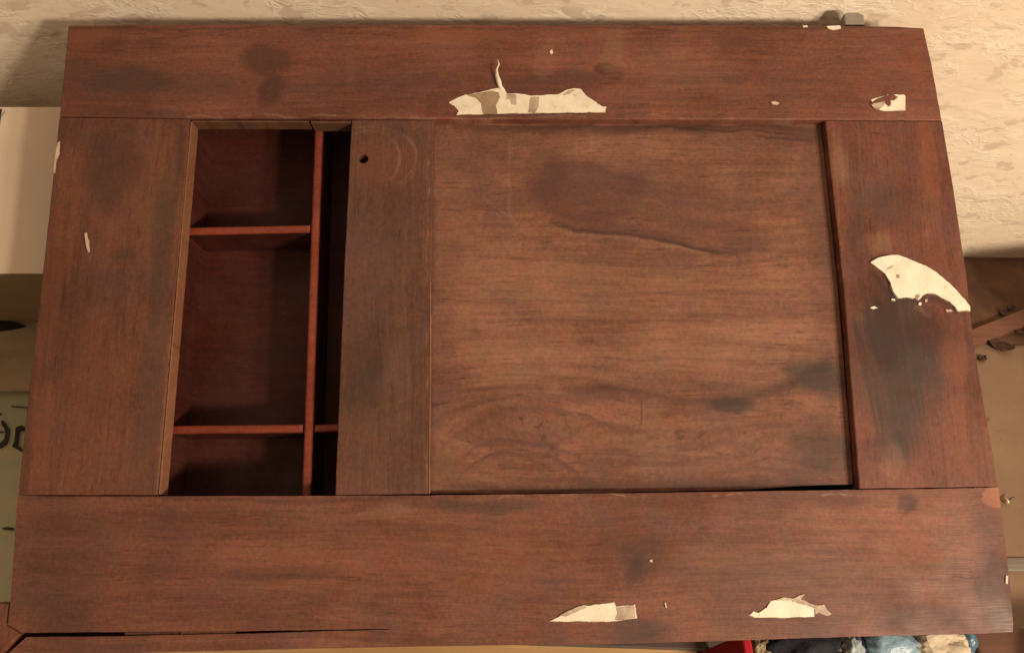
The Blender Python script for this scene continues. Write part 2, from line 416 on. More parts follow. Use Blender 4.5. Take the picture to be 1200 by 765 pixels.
m_pan = wood('figured_plywood_panel', 'X', PANEL, 5.5, zoff=-.012, bands=1.25, tint=.34, pores=.5, relief=.0003, fine=.10, figure=[
    (590, 520, 95, 26, 46), (600, 470, 120, 30, -18), (760, 520, 110, 30, 34), (870, 545, 120, 24, 26), (700, 220, 110, 40, -30), (720, 430, 200, 26, -16)], stains=[
    (690, 222, 66, 40, 4, .45, PUR, .50), (640, 205, 26, 44, 0, .6, PUR, .45), (765, 222, 80, 34, 6, .7, PUR, .36), (740, 238, 34, 14, 4, .9, TAN, .07), (850, 268, 70, 16, 8, .8, PUR, .42), (880, 240, 60, 12, 0, .8, PUR, .3),
    (960, 300, 18, 170, 0, .9, PUR, .35), (955, 440, 40, 22, 10, .7, GRY, .7), (860, 474, 26, 9, 0, .7, GRY, .65), (965, 520, 46, 30, 20, .9, GRY, .5), (540, 200, 34, 60, 0, 1.1, PUR, .25), (520, 330, 18, 120, 0, 1.1, PUR, .22),
    (560, 180, 45, 26, 0, .9, PUR, .35), (700, 460, 46, 9, -4, .8, PUR, .55), (720, 535, 36, 16, -20, .9, PUR, .4), (940, 155, 40, 10, 0, .8, DK, .45), (700, 152, 160, 6, 0, .8, DK, .45), (850, 560, 120, 16, -6, .9, PUR, .4), (590, 445, 40, 10, -10, .8, TAN, .22),
    (700, 330, 170, 40, 2, .9, TAN, .16), (840, 410, 120, 22, 0, .9, TAN, .22), (770, 520, 30, 30, 0, .9, TAN, .2), (600, 410, 60, 12, 0, .9, TAN, .2), (515, 560, 30, 30, 0, .9, OLV, .35)],
    curves=[([(622, 205), (628, 236), (638, 254), (660, 265), (720, 272), (780, 285), (830, 294), (920, 292)], 26, 3, PUR, .8),
            ([(640, 262), (700, 270), (760, 280), (830, 294), (880, 298)], 5, 2, DK, .7), ([(650, 267), (710, 275), (770, 286), (840, 299)], 2, 5, TAN, .45),
            ([(632, 192), (680, 190), (730, 204), (790, 216), (850, 214)], 4, 12, PUR, .45), ([(630, 240), (680, 255), (730, 250), (752, 232)], 8, 4, PUR, .5),
            ([(640, 462), (690, 454), (740, 457), (790, 467), (850, 468), (910, 455), (960, 428), (1000, 410)], 9, 15, DK, .55),
            ([(660, 474), (720, 466), (800, 480), (880, 478)], 4, 9, PUR, .4), ([(860, 470), (920, 455), (1000, 420)], 20, 16, GRY, .4), ([(505, 545), (540, 505), (590, 482), (650, 480), (720, 500), (780, 540)], 3, 14, PUR, .45), ([(530, 575), (560, 540), (600, 525), (650, 535), (690, 572)], 3, 9, PUR, .5), ([(700, 570), (760, 530), (830, 518), (900, 524), (990, 556)], 3, 14, PUR, .4), ([(505, 520), (545, 488), (600, 468), (680, 462)], 2, 7, TAN, .3), ([(640, 500), (720, 512), (800, 498), (880, 494)], 3, 6, TAN, .25),
            ([(530, 562), (548, 528), (575, 516), (610, 515), (650, 524), (700, 548)], 3, 8, PUR, .55), ([(548, 556), (566, 536), (590, 530), (620, 534), (645, 548)], 3, 6, PUR, .5),
            ([(505, 472), (550, 459), (600, 452), (650, 458)], 3, 8, PUR, .4), ([(505, 492), (560, 474), (620, 464), (700, 476)], 3, 10, PUR, .42),
            ([(625, 548), (660, 512), (700, 496), (740, 500), (780, 520)], 3, 10, PUR, .5), ([(640, 520), (665, 545), (690, 562), (720, 566)], 3, 8, PUR, .4),
            ([(760, 552), (820, 538), (880, 534), (940, 542), (1000, 552)], 3, 7, PUR, .45), ([(820, 560), (880, 548), (940, 552), (990, 562)], 3, 8, PUR, .45),
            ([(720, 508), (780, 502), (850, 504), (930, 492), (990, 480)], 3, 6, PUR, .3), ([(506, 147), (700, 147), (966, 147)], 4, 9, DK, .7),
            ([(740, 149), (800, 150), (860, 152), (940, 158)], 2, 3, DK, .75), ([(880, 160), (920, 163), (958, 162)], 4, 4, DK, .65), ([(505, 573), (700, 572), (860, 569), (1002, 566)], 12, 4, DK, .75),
            ([(600, 318), (680, 324), (760, 330)], 2, 6, PUR, .25), ([(620, 408), (650, 412), (690, 418)], 2, 3, TAN, .4), ([(560, 322), (640, 326), (700, 322)], 2, 2, TAN, .3)],
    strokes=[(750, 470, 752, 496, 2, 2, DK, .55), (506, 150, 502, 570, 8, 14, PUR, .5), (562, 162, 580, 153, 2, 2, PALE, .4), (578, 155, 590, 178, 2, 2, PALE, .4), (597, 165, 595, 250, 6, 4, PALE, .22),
             (570, 235, 600, 258, 3, 3, PALE, .18)])
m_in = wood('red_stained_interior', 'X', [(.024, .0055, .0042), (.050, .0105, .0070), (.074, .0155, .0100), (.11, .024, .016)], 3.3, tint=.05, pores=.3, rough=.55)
m_lit_edge = wood('red_stained_lit_edge', 'X', [(.12, .024, .012), (.19, .038, .019), (.25, .052, .025), (.33, .08, .04)], 6.2, tint=.1, pores=.2, rough=.42)  # interior red, brightened for the light on the front edges
m_raw_lit = wood('raw_wood_lit_edge', 'Y', [(.13, .052, .028), (.19, .080, .042), (.24, .105, .056), (.31, .145, .08)], 8.8, tint=.25, pores=.35, rough=.6)
m_lint = wood('worn_lintel_edge', 'X', [(.06, .026, .014), (.11, .05, .026), (.15, .07, .037), (.22, .11, .06)], 5.9, tint=.4, pores=.5, rough=.6)
m_mld = wood('dark_edge_moulding', 'X', RAIL, 11.2, stains=[(120, 752, 90, 10, 0, .8, GRY, .5), (12, 745, 14, 30, 30, .8, RED, .6), (450, 752, 140, 6, 0, .8, RED, .5)])
m_org = wood('reddish_corner_wood', 'Y', [(.09, .032, .018), (.15, .052, .03), (.2, .075, .042), (.26, .11, .06)], 12.4, tint=.2)
m_carc = wood('carcass_board', 'X', STILE, 13.1)
def flake_mat(name, c1, c2, c3):
    m, t, b = new_mat(name)
    P = t.n('ShaderNodeTexCoord').outputs['Object']
    n1 = t.noise(P, 60.0, 4.0, .6); n2 = t.noise(P, 260.0, 3.0, .6); n3 = t.noise(P, 120.0, 2.0)
    col = t.mix(t.mr(n1, .35, .65), c1, c2)
    col = t.mix(t.m('MULTIPLY', t.mr(n3, .66, .72), .5), col, c3)
    t.set(b.inputs['Base Color'], col); b.inputs['Roughness'].default_value = .55
    bump(t, b, t.m('ADD', n1, t.m('MULTIPLY', n2, .4)), .0016, .6)
    return m
m_crm = flake_mat('cream_paint', (.82, .75, .61), (.74, .66, .51), (.52, .42, .3))
m_tau = flake_mat('taupe_backing_paper', (.36, .25, .16), (.28, .19, .12), (.2, .13, .08))
m_gry = flake_mat('thin_greyed_paint', (.52, .42, .31), (.33, .24, .17), (.2, .12, .08))
m_rim = flake_mat('undercoat_shadow_rim', (.34, .24, .16), (.22, .15, .10), (.14, .08, .05))
m_pnk = flake_mat('pinkish_paint_sliver', (.6, .47, .36), (.5, .36, .27), (.3, .2, .15))
m_metal, t, b = new_mat('dull_grey_metal')
t.set(b.inputs['Base Color'], t.mix(t.noise(t.n('ShaderNodeTexCoord').outputs['Object'], 90., 3.), (.22, .19, .15), (.4, .36, .3)))
b.inputs['Metallic'].default_value = .35; b.inputs['Roughness'].default_value = .5
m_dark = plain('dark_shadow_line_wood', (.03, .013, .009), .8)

# ---------------------------------------------------------------- the cabinet
cab = empty('wooden_cabinet', (0, 0, E0))
cab.rotation_euler = (math.pi / 2 - LEAN, 0, 0)
tag(cab, 'dark brown wooden cabinet front with two pigeonhole shelves, a recessed panel and flaking cream paint', 'cabinet')
def pl(pts, z=0.0): return [F(x, y, z) for x, y in pts]
def board(name, pts, z1, z0, mat, parent=cab, jit=.00035, bevel=.0014, seed=1, holes=(), zF=None, step=.012):
    o2 = densify(pl(pts, z1 if zF is None else zF), step, jit, seed)
    return link(name, prism(o2, z0, z1, holes=holes, bevel=bevel), mat, parent)
TH = -.022
board('rail', [(80, 30), (200, 29), (600, 29), (950, 30), (1050, 31), (1082.5, 33), (1092, 75), (1104, 141.2), (966, 140.6), (700, 140), (410, 139.4), (222, 138.6), (69.5, 136.4)][::-1], 0, TH, m_top, seed=1)
board('stile', [(69.2, 137.2), (222.5, 139.4), (218, 205), (205, 345), (184.5, 580), (21, 580), (29, 500), (47.5, 340), (60, 225)][::-1], -.0006, TH, m_stl, seed=2)
hc = F(425.5, 185.5); hole = [hc + Vector((math.cos(a), math.sin(a))) * .0052 for a in [k * math.tau / 20 for k in range(20)]]
board('stile', [(412, 140.4), (508.5, 140.6), (506, 300), (502, 578.6), (393, 580), (397, 470), (404, 300)][::-1], -.0012, TH, m_stm, seed=3, holes=[hole])
board('stile', [(967, 141.4), (1104.4, 142), (1118, 222), (1133, 325), (1137, 365), (1146, 430), (1161, 515), (1170, 570), (1007, 572.4), (988, 330)][::-1], -.0004, TH, m_str, seed=4)
board('rail', [(20.5, 581), (184, 581.2), (500, 580.2), (700, 578), (1006, 573.6), (1170, 571.2), (1177, 625), (1184, 690), (1187.5, 730), (1187, 740), (1140, 742.5), (1000, 745.5), (880, 749.5), (830, 751),
                 (700, 754.5), (600, 755.5), (491, 757), (400, 759), (300, 761), (180, 764), (100, 768), (5, 772), (7, 767), (31, 746), (144, 745), (210, 743.4), (276, 742.4), (380, 739.2), (440, 737.6), (488, 736.5), (440, 736.6), (380, 737.5), (276, 739.3), (210, 739.6), (145, 740), (26, 741), (9, 731), (12, 706)][::-1], 0, TH, m_bot, seed=5)
board('corner_block', [(-6, 706), (11, 706.5), (8.2, 731.4), (25, 741.8), (4, 766), (-8, 772)][::-1], -.001, -.02, m_org, seed=7, bevel=.003)
board('splinter', [(211, 740.2), (276, 739.8), (275, 742.2), (212, 743)][::-1], -.0032, -.008, m_raw_lit, seed=8, bevel=.0004, jit=.0002, step=.004)
board('crack_filler', [(146, 740.4), (210, 740), (209, 743), (146, 744.4)][::-1], -.0035, -.01, m_mld, seed=9, bevel=.0004)
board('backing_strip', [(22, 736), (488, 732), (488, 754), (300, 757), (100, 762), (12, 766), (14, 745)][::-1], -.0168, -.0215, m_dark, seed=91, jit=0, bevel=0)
# recessed panel
pan = board('recessed_panel', [(508.6, 142.5), (700, 142.5), (962.0, 142.5), (981.5, 330), (1000.5, 567.5), (940, 569), (880, 573.5), (700, 577.5), (502.2, 578.5)][::-1], -.012, -.017, m_pan, seed=10, bevel=.0006)
# bare cut edges round the pigeonhole opening, plus a painted lit edge
def lining(name, a, b, z0, z1, th, mat, parent=cab, inward=(1, 0)):
    p, q = F(*a), F(*b); n = Vector(inward)
    ol = densify([p, q, q + n * th, p + n * th], .008, .0003, 21)
    return link(name, prism(ol, z0, z1, bevel=.0006), mat, parent)
lining('edge_strip', (222.8, 142), (185, 579), -.0215, -.0012, .0016, m_raw_lit)
lining('edge_strip', (224.5, 140.6), (361, 140.9), -.0200, -.0014, -.0018, m_lint, inward=(0, 1))
lining('edge_strip', (364, 140.9), (411, 141), -.0230, -.0016, -.0026, m_lint, inward=(0, 1))
lining('edge_strip', (503.6, 330), (502.0, 578), -.0118, -.0008, .0014, m_raw_lit)  # pale strip added to draw the light on the middle stile's edge
# carcass: closed box behind the frame
c_tl, c_tr, c_br, c_bl = F(80, 30), F(1082, 33), F(1187, 738), F(14, 733)
def inset(p, dx, dy): return p + Vector((dx, dy))
TL, TR, BR, BL = inset(c_tl, .006, -.006), inset(c_tr, -.006, -.006), inset(c_br, -.006, 0.006), inset(c_bl, .006, .006)
BL.y = BR.y = max(.0, min(BL.y, BR.y)); TL.y = TR.y = min(TL.y, TR.y, .668)
w = .014
zf, zb = TH - .0005, -.1
link('side_panel', prism([BL, BL + Vector((w, 0)), TL + Vector((w, 0)), TL], zb, zf), m_carc, cab)
link('side_panel', prism([BR - Vector((w, 0)), BR, TR, TR - Vector((w, 0))], zb, zf), m_carc, cab)
g = .0006
link('end_board', prism([TL + Vector((w + g, -w)), TR + Vector((-w - g, -w)), TR + Vector((-w - g, 0)), TL + Vector((w + g, 0))], zb, zf), m_carc, cab)
link('end_board', prism([BL + Vector((w + g, 0)), BR + Vector((-w - g, 0)), BR + Vector((-w - g, w)), BL + Vector((w + g, w))], zb, zf), m_carc, cab)
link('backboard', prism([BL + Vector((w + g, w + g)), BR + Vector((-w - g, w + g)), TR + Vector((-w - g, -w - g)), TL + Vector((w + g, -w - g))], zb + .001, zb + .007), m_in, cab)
# walls of the pigeonhole compartment and its dividers
ZD = -.030
i_tl, i_tr, i_bl, i_br = F(214, 136), F(420, 136), F(172, 588), F(404, 588)
zi = zb + .0075
def bar(name, p, q, th, z0, z1, mat, bevel=.0015, seed=30, lip=None):
    d = (q - p).normalized(); n = Vector((-d.y, d.x)) * th / 2
    ol = lambda k, sd: densify([p - n * k, q - n * k, q + n * k, p + n * k], .01, .0003, sd)
    if not lip: return link(name, prism(ol(1, seed), z0, z1, bevel=bevel), mat, cab)
    o = link(name, prism(ol(.96, seed), z0, z1 - .0036), m_in, cab)  # body in the darker red, painting the shade behind the front edge
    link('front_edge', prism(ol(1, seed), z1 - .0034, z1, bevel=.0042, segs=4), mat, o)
    return o
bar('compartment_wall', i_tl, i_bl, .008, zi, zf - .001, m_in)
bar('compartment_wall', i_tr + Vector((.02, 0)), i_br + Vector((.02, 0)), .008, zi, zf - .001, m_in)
bar('divider', F(373.5, 138, ZD), F(358, 592, ZD), .0094, zi, ZD, m_lit_edge, seed=31, lip=True)
bar('shelf', F(206, 270.5, ZD), F(363.0, 267.2, ZD), .0090, zi, ZD - .0006, m_lit_edge, seed=32, lip=True)
bar('shelf', F(188, 503.5, ZD), F(354.2, 501.6, ZD), .0090, zi, ZD - .0004, m_lit_edge, seed=33, lip=True)
bar('shelf', F(367.6, 501.4, ZD), F(425, 499, ZD), .0080, zi, ZD - .002, m_lit_edge, seed=34, lip=True)
# metal catch on the top edge
cb = prism([Vector((0, 0)), Vector((.023, 0)), Vector((.0235, .013)), Vector((.0165, .0165)), Vector((.004, .0165)), Vector((0, .0145))], 0, .020, bevel=.0012)
ca = link('metal_catch', cb, m_metal, cab); p = F(987.5, 31, -.024); ca.location = (p.x, p.y - .003, -.036)

# paint remnants: thin ragged skins
def flake(pts, mat, z=0.0, th=.0013, seed=1, label=None, jit=.0006, name='paint_flake', step=.0022):
    o2 = densify(pl(pts, z), step, jit * 1.3, seed)
    bm = prism(o2, z - .0004, z + th, bevel=0)
    if label and mat is m_crm:
        c = sum(o2, Vector((0, 0))) / len(o2)
        rim = [p + (p - c).normalized() * (.0007 + .0012 * noise.noise(p.to_3d() * 140 + Vector((seed,) * 3))) for p in densify(pl(pts, z), .0018, jit, seed + 300)]
        link('paint_rim', prism(rim, z - .0004, z + th * .4), m_rim, cab)  # darker underlayer rim, also drawn as the flake's shadow edge
    o = link(name, bm, mat, cab)
    if label: o['label'] = label
    return o
flake([(526, 121), (535, 116), (545, 112), (566, 108), (584, 104), (592, 106), (594, 110), (612, 111), (622, 113), (640, 112), (655, 111), (664, 106), (672, 104.5), (680, 105), (686, 112), (700, 122), (706, 126), (710, 126), (709, 132.5), (690, 132), (640, 133), (580, 134), (535, 135), (538, 131), (533, 125)], m_crm, seed=51, label='long ragged cream patch on the upper rail')
flake([(546, 111.5), (566, 108.5), (577, 107), (584, 109), (586, 114), (581, 124), (583, 133.5), (566, 134), (564, 122), (558, 115)], m_tau, .0014, .0003, 52, 'brown backing paper bared inside the long cream patch')
flake([(594, 110), (605, 111), (605, 123), (599, 122), (598, 116), (593, 117)], m_gry, .0014, .0003, 53)
flake([(622, 114), (632, 114), (631, 126), (627, 133), (619, 132)], m_gry, .0014, .0002, 54)
flake([(659, 111), (667, 106), (675, 105.5), (668, 110), (662, 112)], m_gry, .0014, .0003, 55)
# a curl of paint standing up from that patch
bm = bmesh.new()
cpts = [(583.2, 76, 1.0), (584.8, 80, 2.0), (582.0, 85, 2.4), (582.5, 91, 4.4), (584.5, 97, 6.0), (586.0, 102, 5.0), (588.5, 106, 7)]
rows = []
for k, (x, y, w_) in enumerate(cpts):
    lift = .001 + .009 * (1 - k / (len(cpts) - 1)) ** 1.3
    rows.append([bm.verts.new((*F(x + s * w_ / 2, y, 0), lift + (.0012 if s == 0 else 0))) for s in (-1, 0, 1)])
for a, b_ in zip(rows, rows[1:]):
    for j in range(2): bm.faces.new((a[j], a[j + 1], b_[j + 1], b_[j]))
o = link('paint_curl', bm, m_crm, cab, True); o.modifiers.new('s', 'SOLIDIFY').thickness = .0006
flake([(1019, 308), (1028, 303), (1041, 300), (1052, 300), (1066, 305), (1080, 311), (1095, 319), (1108, 330), (1120, 341), (1129, 351), (1135, 359), (1135.5, 365), (1131, 364), (1121, 365), (1118, 360), (1112, 354), (1102, 349), (1094, 345), (1086, 344), (1080, 347), (1076, 352), (1072, 350), (1060, 349), (1051, 350), (1046, 342), (1042, 331), (1036, 321), (1027, 314)],
      m_crm, seed=56, th=.0026, label='large wing-shaped cream paint patch on the right stile')
flake([(1020, 117.5), (1029, 115), (1040, 112), (1050, 112), (1060, 112), (1060.5, 130), (1045, 130.5), (1033, 130), (1026, 127)], m_crm, seed=57, label='small square-ended cream patch near the upper right corner')
flake([(1021, 123), (1030, 119.5), (1038, 118), (1036, 124), (1030, 129), (1025, 127)], m_gry, .0014, .0002, 58)
flake([(1019, 122), (1028, 116), (1041, 111.5), (1048, 111.5), (1052, 114), (1047, 118), (1043.5, 117), (1044, 124), (1041, 125.5), (1038, 122), (1037, 119), (1028, 121)], m_top, .0015, .0003, 59, name='veneer_remnant')
flake([(643, 727.5), (655, 722), (672, 713), (684, 708.5), (690, 709.5), (706, 707), (719, 705.2), (722, 710), (735, 708.5), (744, 708), (746, 724), (735, 725), (722, 727), (690, 727.5)], m_crm, seed=60, label='pointed cream paint patch on the lower rail')
flake([(722, 711), (743, 708.5), (745, 724), (730, 725.5), (721, 726), (724, 718)], m_gry, .0014, .0003, 61)
flake([(655, 721), (671, 713), (683, 709), (688, 711), (676, 716), (664, 722)], m_gry, .0014, .0002, 62)
flake([(878, 720), (883, 716), (889, 718), (898, 711), (903, 704), (915, 702), (926, 701), (938, 706), (953, 711.5), (954, 722), (930, 722.5), (900, 723), (884, 723)], m_crm, seed=63, label='domed cream paint patch at the right of the lower rail')
flake([(908, 703), (918, 699), (929, 701), (936, 697), (943, 695.5), (938, 701), (950, 707), (958, 709), (965, 708), (969, 714), (974, 719), (968, 721), (960, 717.5), (955, 719), (953, 711), (940, 708), (926, 704)], m_gry, seed=64, label='greyish torn rim of the domed paint patch')
flake([(99.5, 274), (102, 272.8), (102.8, 279), (104.5, 282), (104.6, 288), (105.5, 294), (103.8, 296), (102.2, 291), (101, 285)], m_pnk, seed=65, jit=.0002)
flake([(68, 168), (70.5, 166), (69.6, 180), (66, 190), (64.5, 203), (63.6, 200), (65, 184)], m_pnk, seed=66, jit=.0004)
flake([(968, 31.5), (984, 31), (985, 34), (975, 35.5), (970, 34)], m_crm, seed=67)
flake([(940, 31), (946, 30.8), (946, 32.4), (941, 32.4)], m_crm, seed=68)
flake([(903, 120.5), (908, 119.5), (913, 121.5), (911, 123.3), (905, 122.8)], m_pnk, seed=69, jit=.0003)
flake([(644, 61), (647, 58.5), (648, 63), (645, 64)], m_crm, seed=70, jit=.0002)
flake([(1019, 360.5), (1024, 359), (1028, 361), (1023, 362.3)], m_crm, seed=71, jit=.0002)
flake([(1044, 350.5), (1048, 350.5), (1049, 352.6), (1045, 352.4)], m_crm, seed=72, jit=.0002)
flake([(1076, 355), (1079, 354.5), (1079, 358), (1076, 357.5)], m_crm, seed=73, jit=.0002)
flake([(1083.5, 350.8), (1086.5, 351), (1086, 354), (1083.5, 354)], m_pnk, seed=74, jit=.0002)
flake([(1107, 363), (1114, 363), (1116, 365), (1109, 366)], m_pnk, seed=75, jit=.0003)
flake([(761, 655.5), (764.5, 655), (764.5, 658.5), (761.5, 658)], m_pnk, seed=76, jit=.0002)
flake([(778.5, 706), (780, 705), (781.5, 711), (780, 712)], m_pnk, seed=77, jit=.0001)
flake([(1178, 674), (1180.5, 674), (1180, 684), (1178, 683)], m_pnk, seed=78, jit=.0002)
flake([(74, 764), (84, 760.5), (100, 759.5), (118, 760), (126, 763), (120, 772), (80, 772)], m_crm, -.002, seed=82, label='cream paint patch on the edge moulding')

for k, ol in enumerate([[(1050, 322), (1053, 321.5), (1055, 324), (1052.5, 326.5), (1050, 325)], [(1038, 315), (1043, 313), (1047, 310.5), (1047, 312), (1042, 315.5)], [(1072, 346), (1076, 344.5), (1078, 347), (1075, 351.5), (1072.5, 350)]]):
    flake(ol, m_tau if k == 2 else m_gry, .0026, .0003, 120 + k, jit=.0002)
# ---------------------------------------------------------------- white carton leaning beside the cabinet
m_wht = plain('white_card', (.74, .60, .45), .55, .07, 9., .0006)
m_kraft = plain('kraft_card', (.30, .215, .115), .65, .12, 14., .0006)
m_ink = plain('black_print', (.03, .028, .026), .6, .3)
ZC = -.067
car = empty('white_carton', (0, 0, E0)); car.rotation_euler = (math.pi / 2 - LEAN, 0, 0)
tag(car, 'plain white cardboard carton tilted against the wall at the left of the wooden cabinet', 'carton')
yt, yb = F(40, 125.5, ZC).y, F(40, 320, ZC).y
link('carton_body', box_bm(-.36, -.010, yb, yt - .004, ZC - .236, ZC - .0012, .003), m_kraft, car)
link('carton_lid', box_bm(-.3605, -.0095, yb - .0006, yt, ZC - .0008, ZC, .0006), m_wht, car)
q = F(1, 136, ZC)
link('printed_mark', prism([F(-4, 146, ZC), F(0, 128, ZC), F(2.5, 128, ZC), F(0, 146, ZC)], ZC, ZC + .0004), m_ink, car)
link('printed_mark', prism([F(2, 136, ZC), F(5.6, 129, ZC), F(6.6, 130, ZC), F(3.6, 137, ZC)], ZC, ZC + .0004), m_gry, car)

# ---------------------------------------------------------------- printed papers on the floor, left
def sheet(name, pts, z, mat, parent=None, seed=0, amp=.003, n=26):
    """a gently rippled paper over the quad pts (4 floor points, in order)"""
    bm = bmesh.new(); a, b_, c, d_ = [Vector(p) for p in pts]
    rows = []
    for i_ in range(n + 1):
        r = []
        for j in range(n + 1):
            s, tt = j / n, i_ / n
            p = a.lerp(b_, s).lerp(d_.lerp(c, s), tt)
            h_ = noise.noise(Vector((p.x * 7, p.y * 7, seed))) + .5 * noise.noise(Vector((p.x * 19, p.y * 15, seed + 4)))
            r.append(bm.verts.new((p.x, p.y, z + amp * (1 + h_))))
        rows.append(r)
    for i_ in range(n):
        for j in range(n): bm.faces.new((rows[i_][j], rows[i_][j + 1], rows[i_ + 1][j + 1], rows[i_ + 1][j]))
    o = link(name, bm, mat, parent, True)
    md = o.modifiers.new('thickness', 'SOLIDIFY'); md.thickness = .0006; md.offset = -1
    return o
def paper(name, c1, c2, c3):
    m, t, b = new_mat(name)
    P = t.n('ShaderNodeTexCoord').outputs['Object']
    s = t.sep(P)
    n1 = t.noise(t.comb(t.m('MULTIPLY', s[0], 6.), t.m('MULTIPLY', s[1], 17.), 0.), 1.0, 4.0)
    n2 = t.noise(P, 90., 3.0)
    col = t.mix(t.mr(n1, .32, .5), c3, c1); col = t.mix(t.mr(n1, .5, .68), col, c2)
    col = t.mix(t.m('MULTIPLY', n2, .2), col, c1)
    t.set(b.inputs['Base Color'], col); b.inputs['Roughness'].default_value = .55
    bump(t, b, t.noise(P, 30., 3.), .002, .5)
    return m
m_tanp = paper('brown_wrapping_paper', (.50, .37, .22), (.57, .44, .27), (.40, .29, .16))
m_grnp = paper('greenish_printed_paper', (.43, .42, .26), (.46, .47, .32), (.52, .44, .27))
pt = sheet('brown_paper', [(-.52, .345), (-.02, .345), (-.02, .606), (-.52, .606)], .001, m_tanp, seed=3)
tag(pt, 'sheet of brown wrapping paper with dark printed shapes under the tilted white carton', 'paper')
gp0 = sheet('printed_paper', [(-.55, .02), (-.0, .02), (-.03, .368), (-.55, .362)], .0046, m_grnp, seed=8)
tag(gp0, 'greenish printed sheet with black old style lettering on the floor beside the cabinet', 'paper')
def ink(pts, parent, z, name):
    ol = [G(x, y, z) for x, y in pts]
    bm = bmesh.new(); bm.faces.new([bm.verts.new((p.x, p.y, z)) for p in ol])
    r = bmesh.ops.extrude_face_region(bm, geom=list(bm.faces))
    for v in [g_ for g_ in r['geom'] if isinstance(g_, bmesh.types.BMVert)]: v.co.z -= .0008
    return link(name, bm, m_ink, parent)
# left of the frame the letter o goes on, so it is closed there
zi1, zi2 = .0062, .0099
ink([(-30, 372), (0, 372.5), (12, 376), (26, 380.5), (30.5, 381.5), (26, 383.5), (14, 386), (0, 388), (-30, 388)], pt, zi1, 'printed_shape')
ink([(-20, 352.6), (11, 352.6), (11, 353.9), (-20, 353.9)], pt, zi1, 'printed_line')
ink([(11, 352.6), (15, 352), (21, 355.5), (28, 360), (27, 362), (22, 361), (16, 357.4)], pt, zi1, 'printed_stroke')
ink([(28, 361), (41, 366.5), (40.5, 367.5), (27.6, 362)], pt, zi1, 'printed_line')
ink([(1.0, 493), (3, 492), (6, 495), (8.5, 500), (11, 502.5), (10.6, 507), (10, 514), (8, 519), (3, 523), (0, 525), (-8, 520), (-12, 512), (-10, 500), (-6, 494.5), (-6, 501), (-7.5, 508), (-6, 515), (-2, 519.5), (2.5, 517), (5.2, 513), (6, 507), (5, 502), (2, 498)], gp0, zi2, 'printed_letter')
ink([(18, 501), (22, 499), (26, 498.2), (29.4, 501), (29, 503.6), (26, 504.2), (23.5, 503.6), (22.2, 508), (21.6, 515), (20.4, 520), (23, 523.5), (27, 526.2), (25.4, 529), (20, 526), (14, 522.6), (16.6, 517), (17.6, 508)], gp0, zi2, 'printed_letter')
ink([(13, 475.2), (32, 476.8), (32, 477.8), (13, 476.2)], gp0, zi2, 'printed_line')
ink([(-8, 506), (5, 505), (5, 506), (-8, 507)], gp0, zi2, 'printed_line')
ink([(-8, 486), (1.5, 483.5), (1.2, 485), (-8, 487.6)], gp0, zi2, 'printed_line')
ink([(3, 618), (8, 617), (16, 618), (16, 620.6), (8, 620), (3, 619.6)], gp0, zi2, 'printed_line')

# ---------------------------------------------------------------- floor on the right: lath, leaf scraps, tack, grey strip
def quad_prism(name, pts, z0, z1, mat, bevel=.001, jit=.0004, seed=3, parent=None):
    return link(name, prism(densify([Vector(p) for p in pts], .02, jit, seed), z0, z1, bevel=bevel), mat, parent)
def longwood(name, cols, sx, seed):
    m, t, b = new_mat(name)
    P = t.n('ShaderNodeTexCoord').outputs['Object']; s = t.sep(P)
    n1 = t.noise(t.comb(t.m('MULTIPLY', s[0], 4.), t.m('MULTIPLY', s[1], sx), seed), 1., 4., .6)
    t.set(b.inputs['Base Color'], t.mix(t.mr(n1, .3, .7), cols[0], cols[1])); b.inputs['Roughness'].default_value = .6
    bump(t, b, n1, .0006)
    return m
m_lath = longwood('reddish_lath_wood', ((.13, .052, .03), (.20, .085, .05)), 130, 2)
a1, a2, b1, b2 = G(1130, 390, .009), G(1215, 357, .009), G(1130, 408, .009), G(1215, 381, .009)
d1 = (a2 - a1).normalized()
m_shade_strip = plain('dark_brown_shade', (.135, .066, .038), .9, .45, 16., .002)  # dark sheet added on the floor to deepen the shade by the wall
mt = quad_prism('shade_strip', [(1.03, .462), (1.45, .452), (1.9, .458), (1.9, .637), (1.02, .637)], .0002, .0032, m_shade_strip, jit=.003, seed=17)
tag(mt, 'dark brown sheet added as shade along the foot of the wall right of the cabinet', 'mat')
la = quad_prism('wooden_lath', [b1 - d1 * .04, b2 + d1 * .25, a2 + d1 * .25, a1 - d1 * .04], .0036, .011, m_lath)
tag(la, 'narrow reddish wooden lath lying on the tan floor right of the cabinet', 'lath')
m_leaf = plain('dried_leaf', (.075, .028, .02), .6, .5, 60., .001)
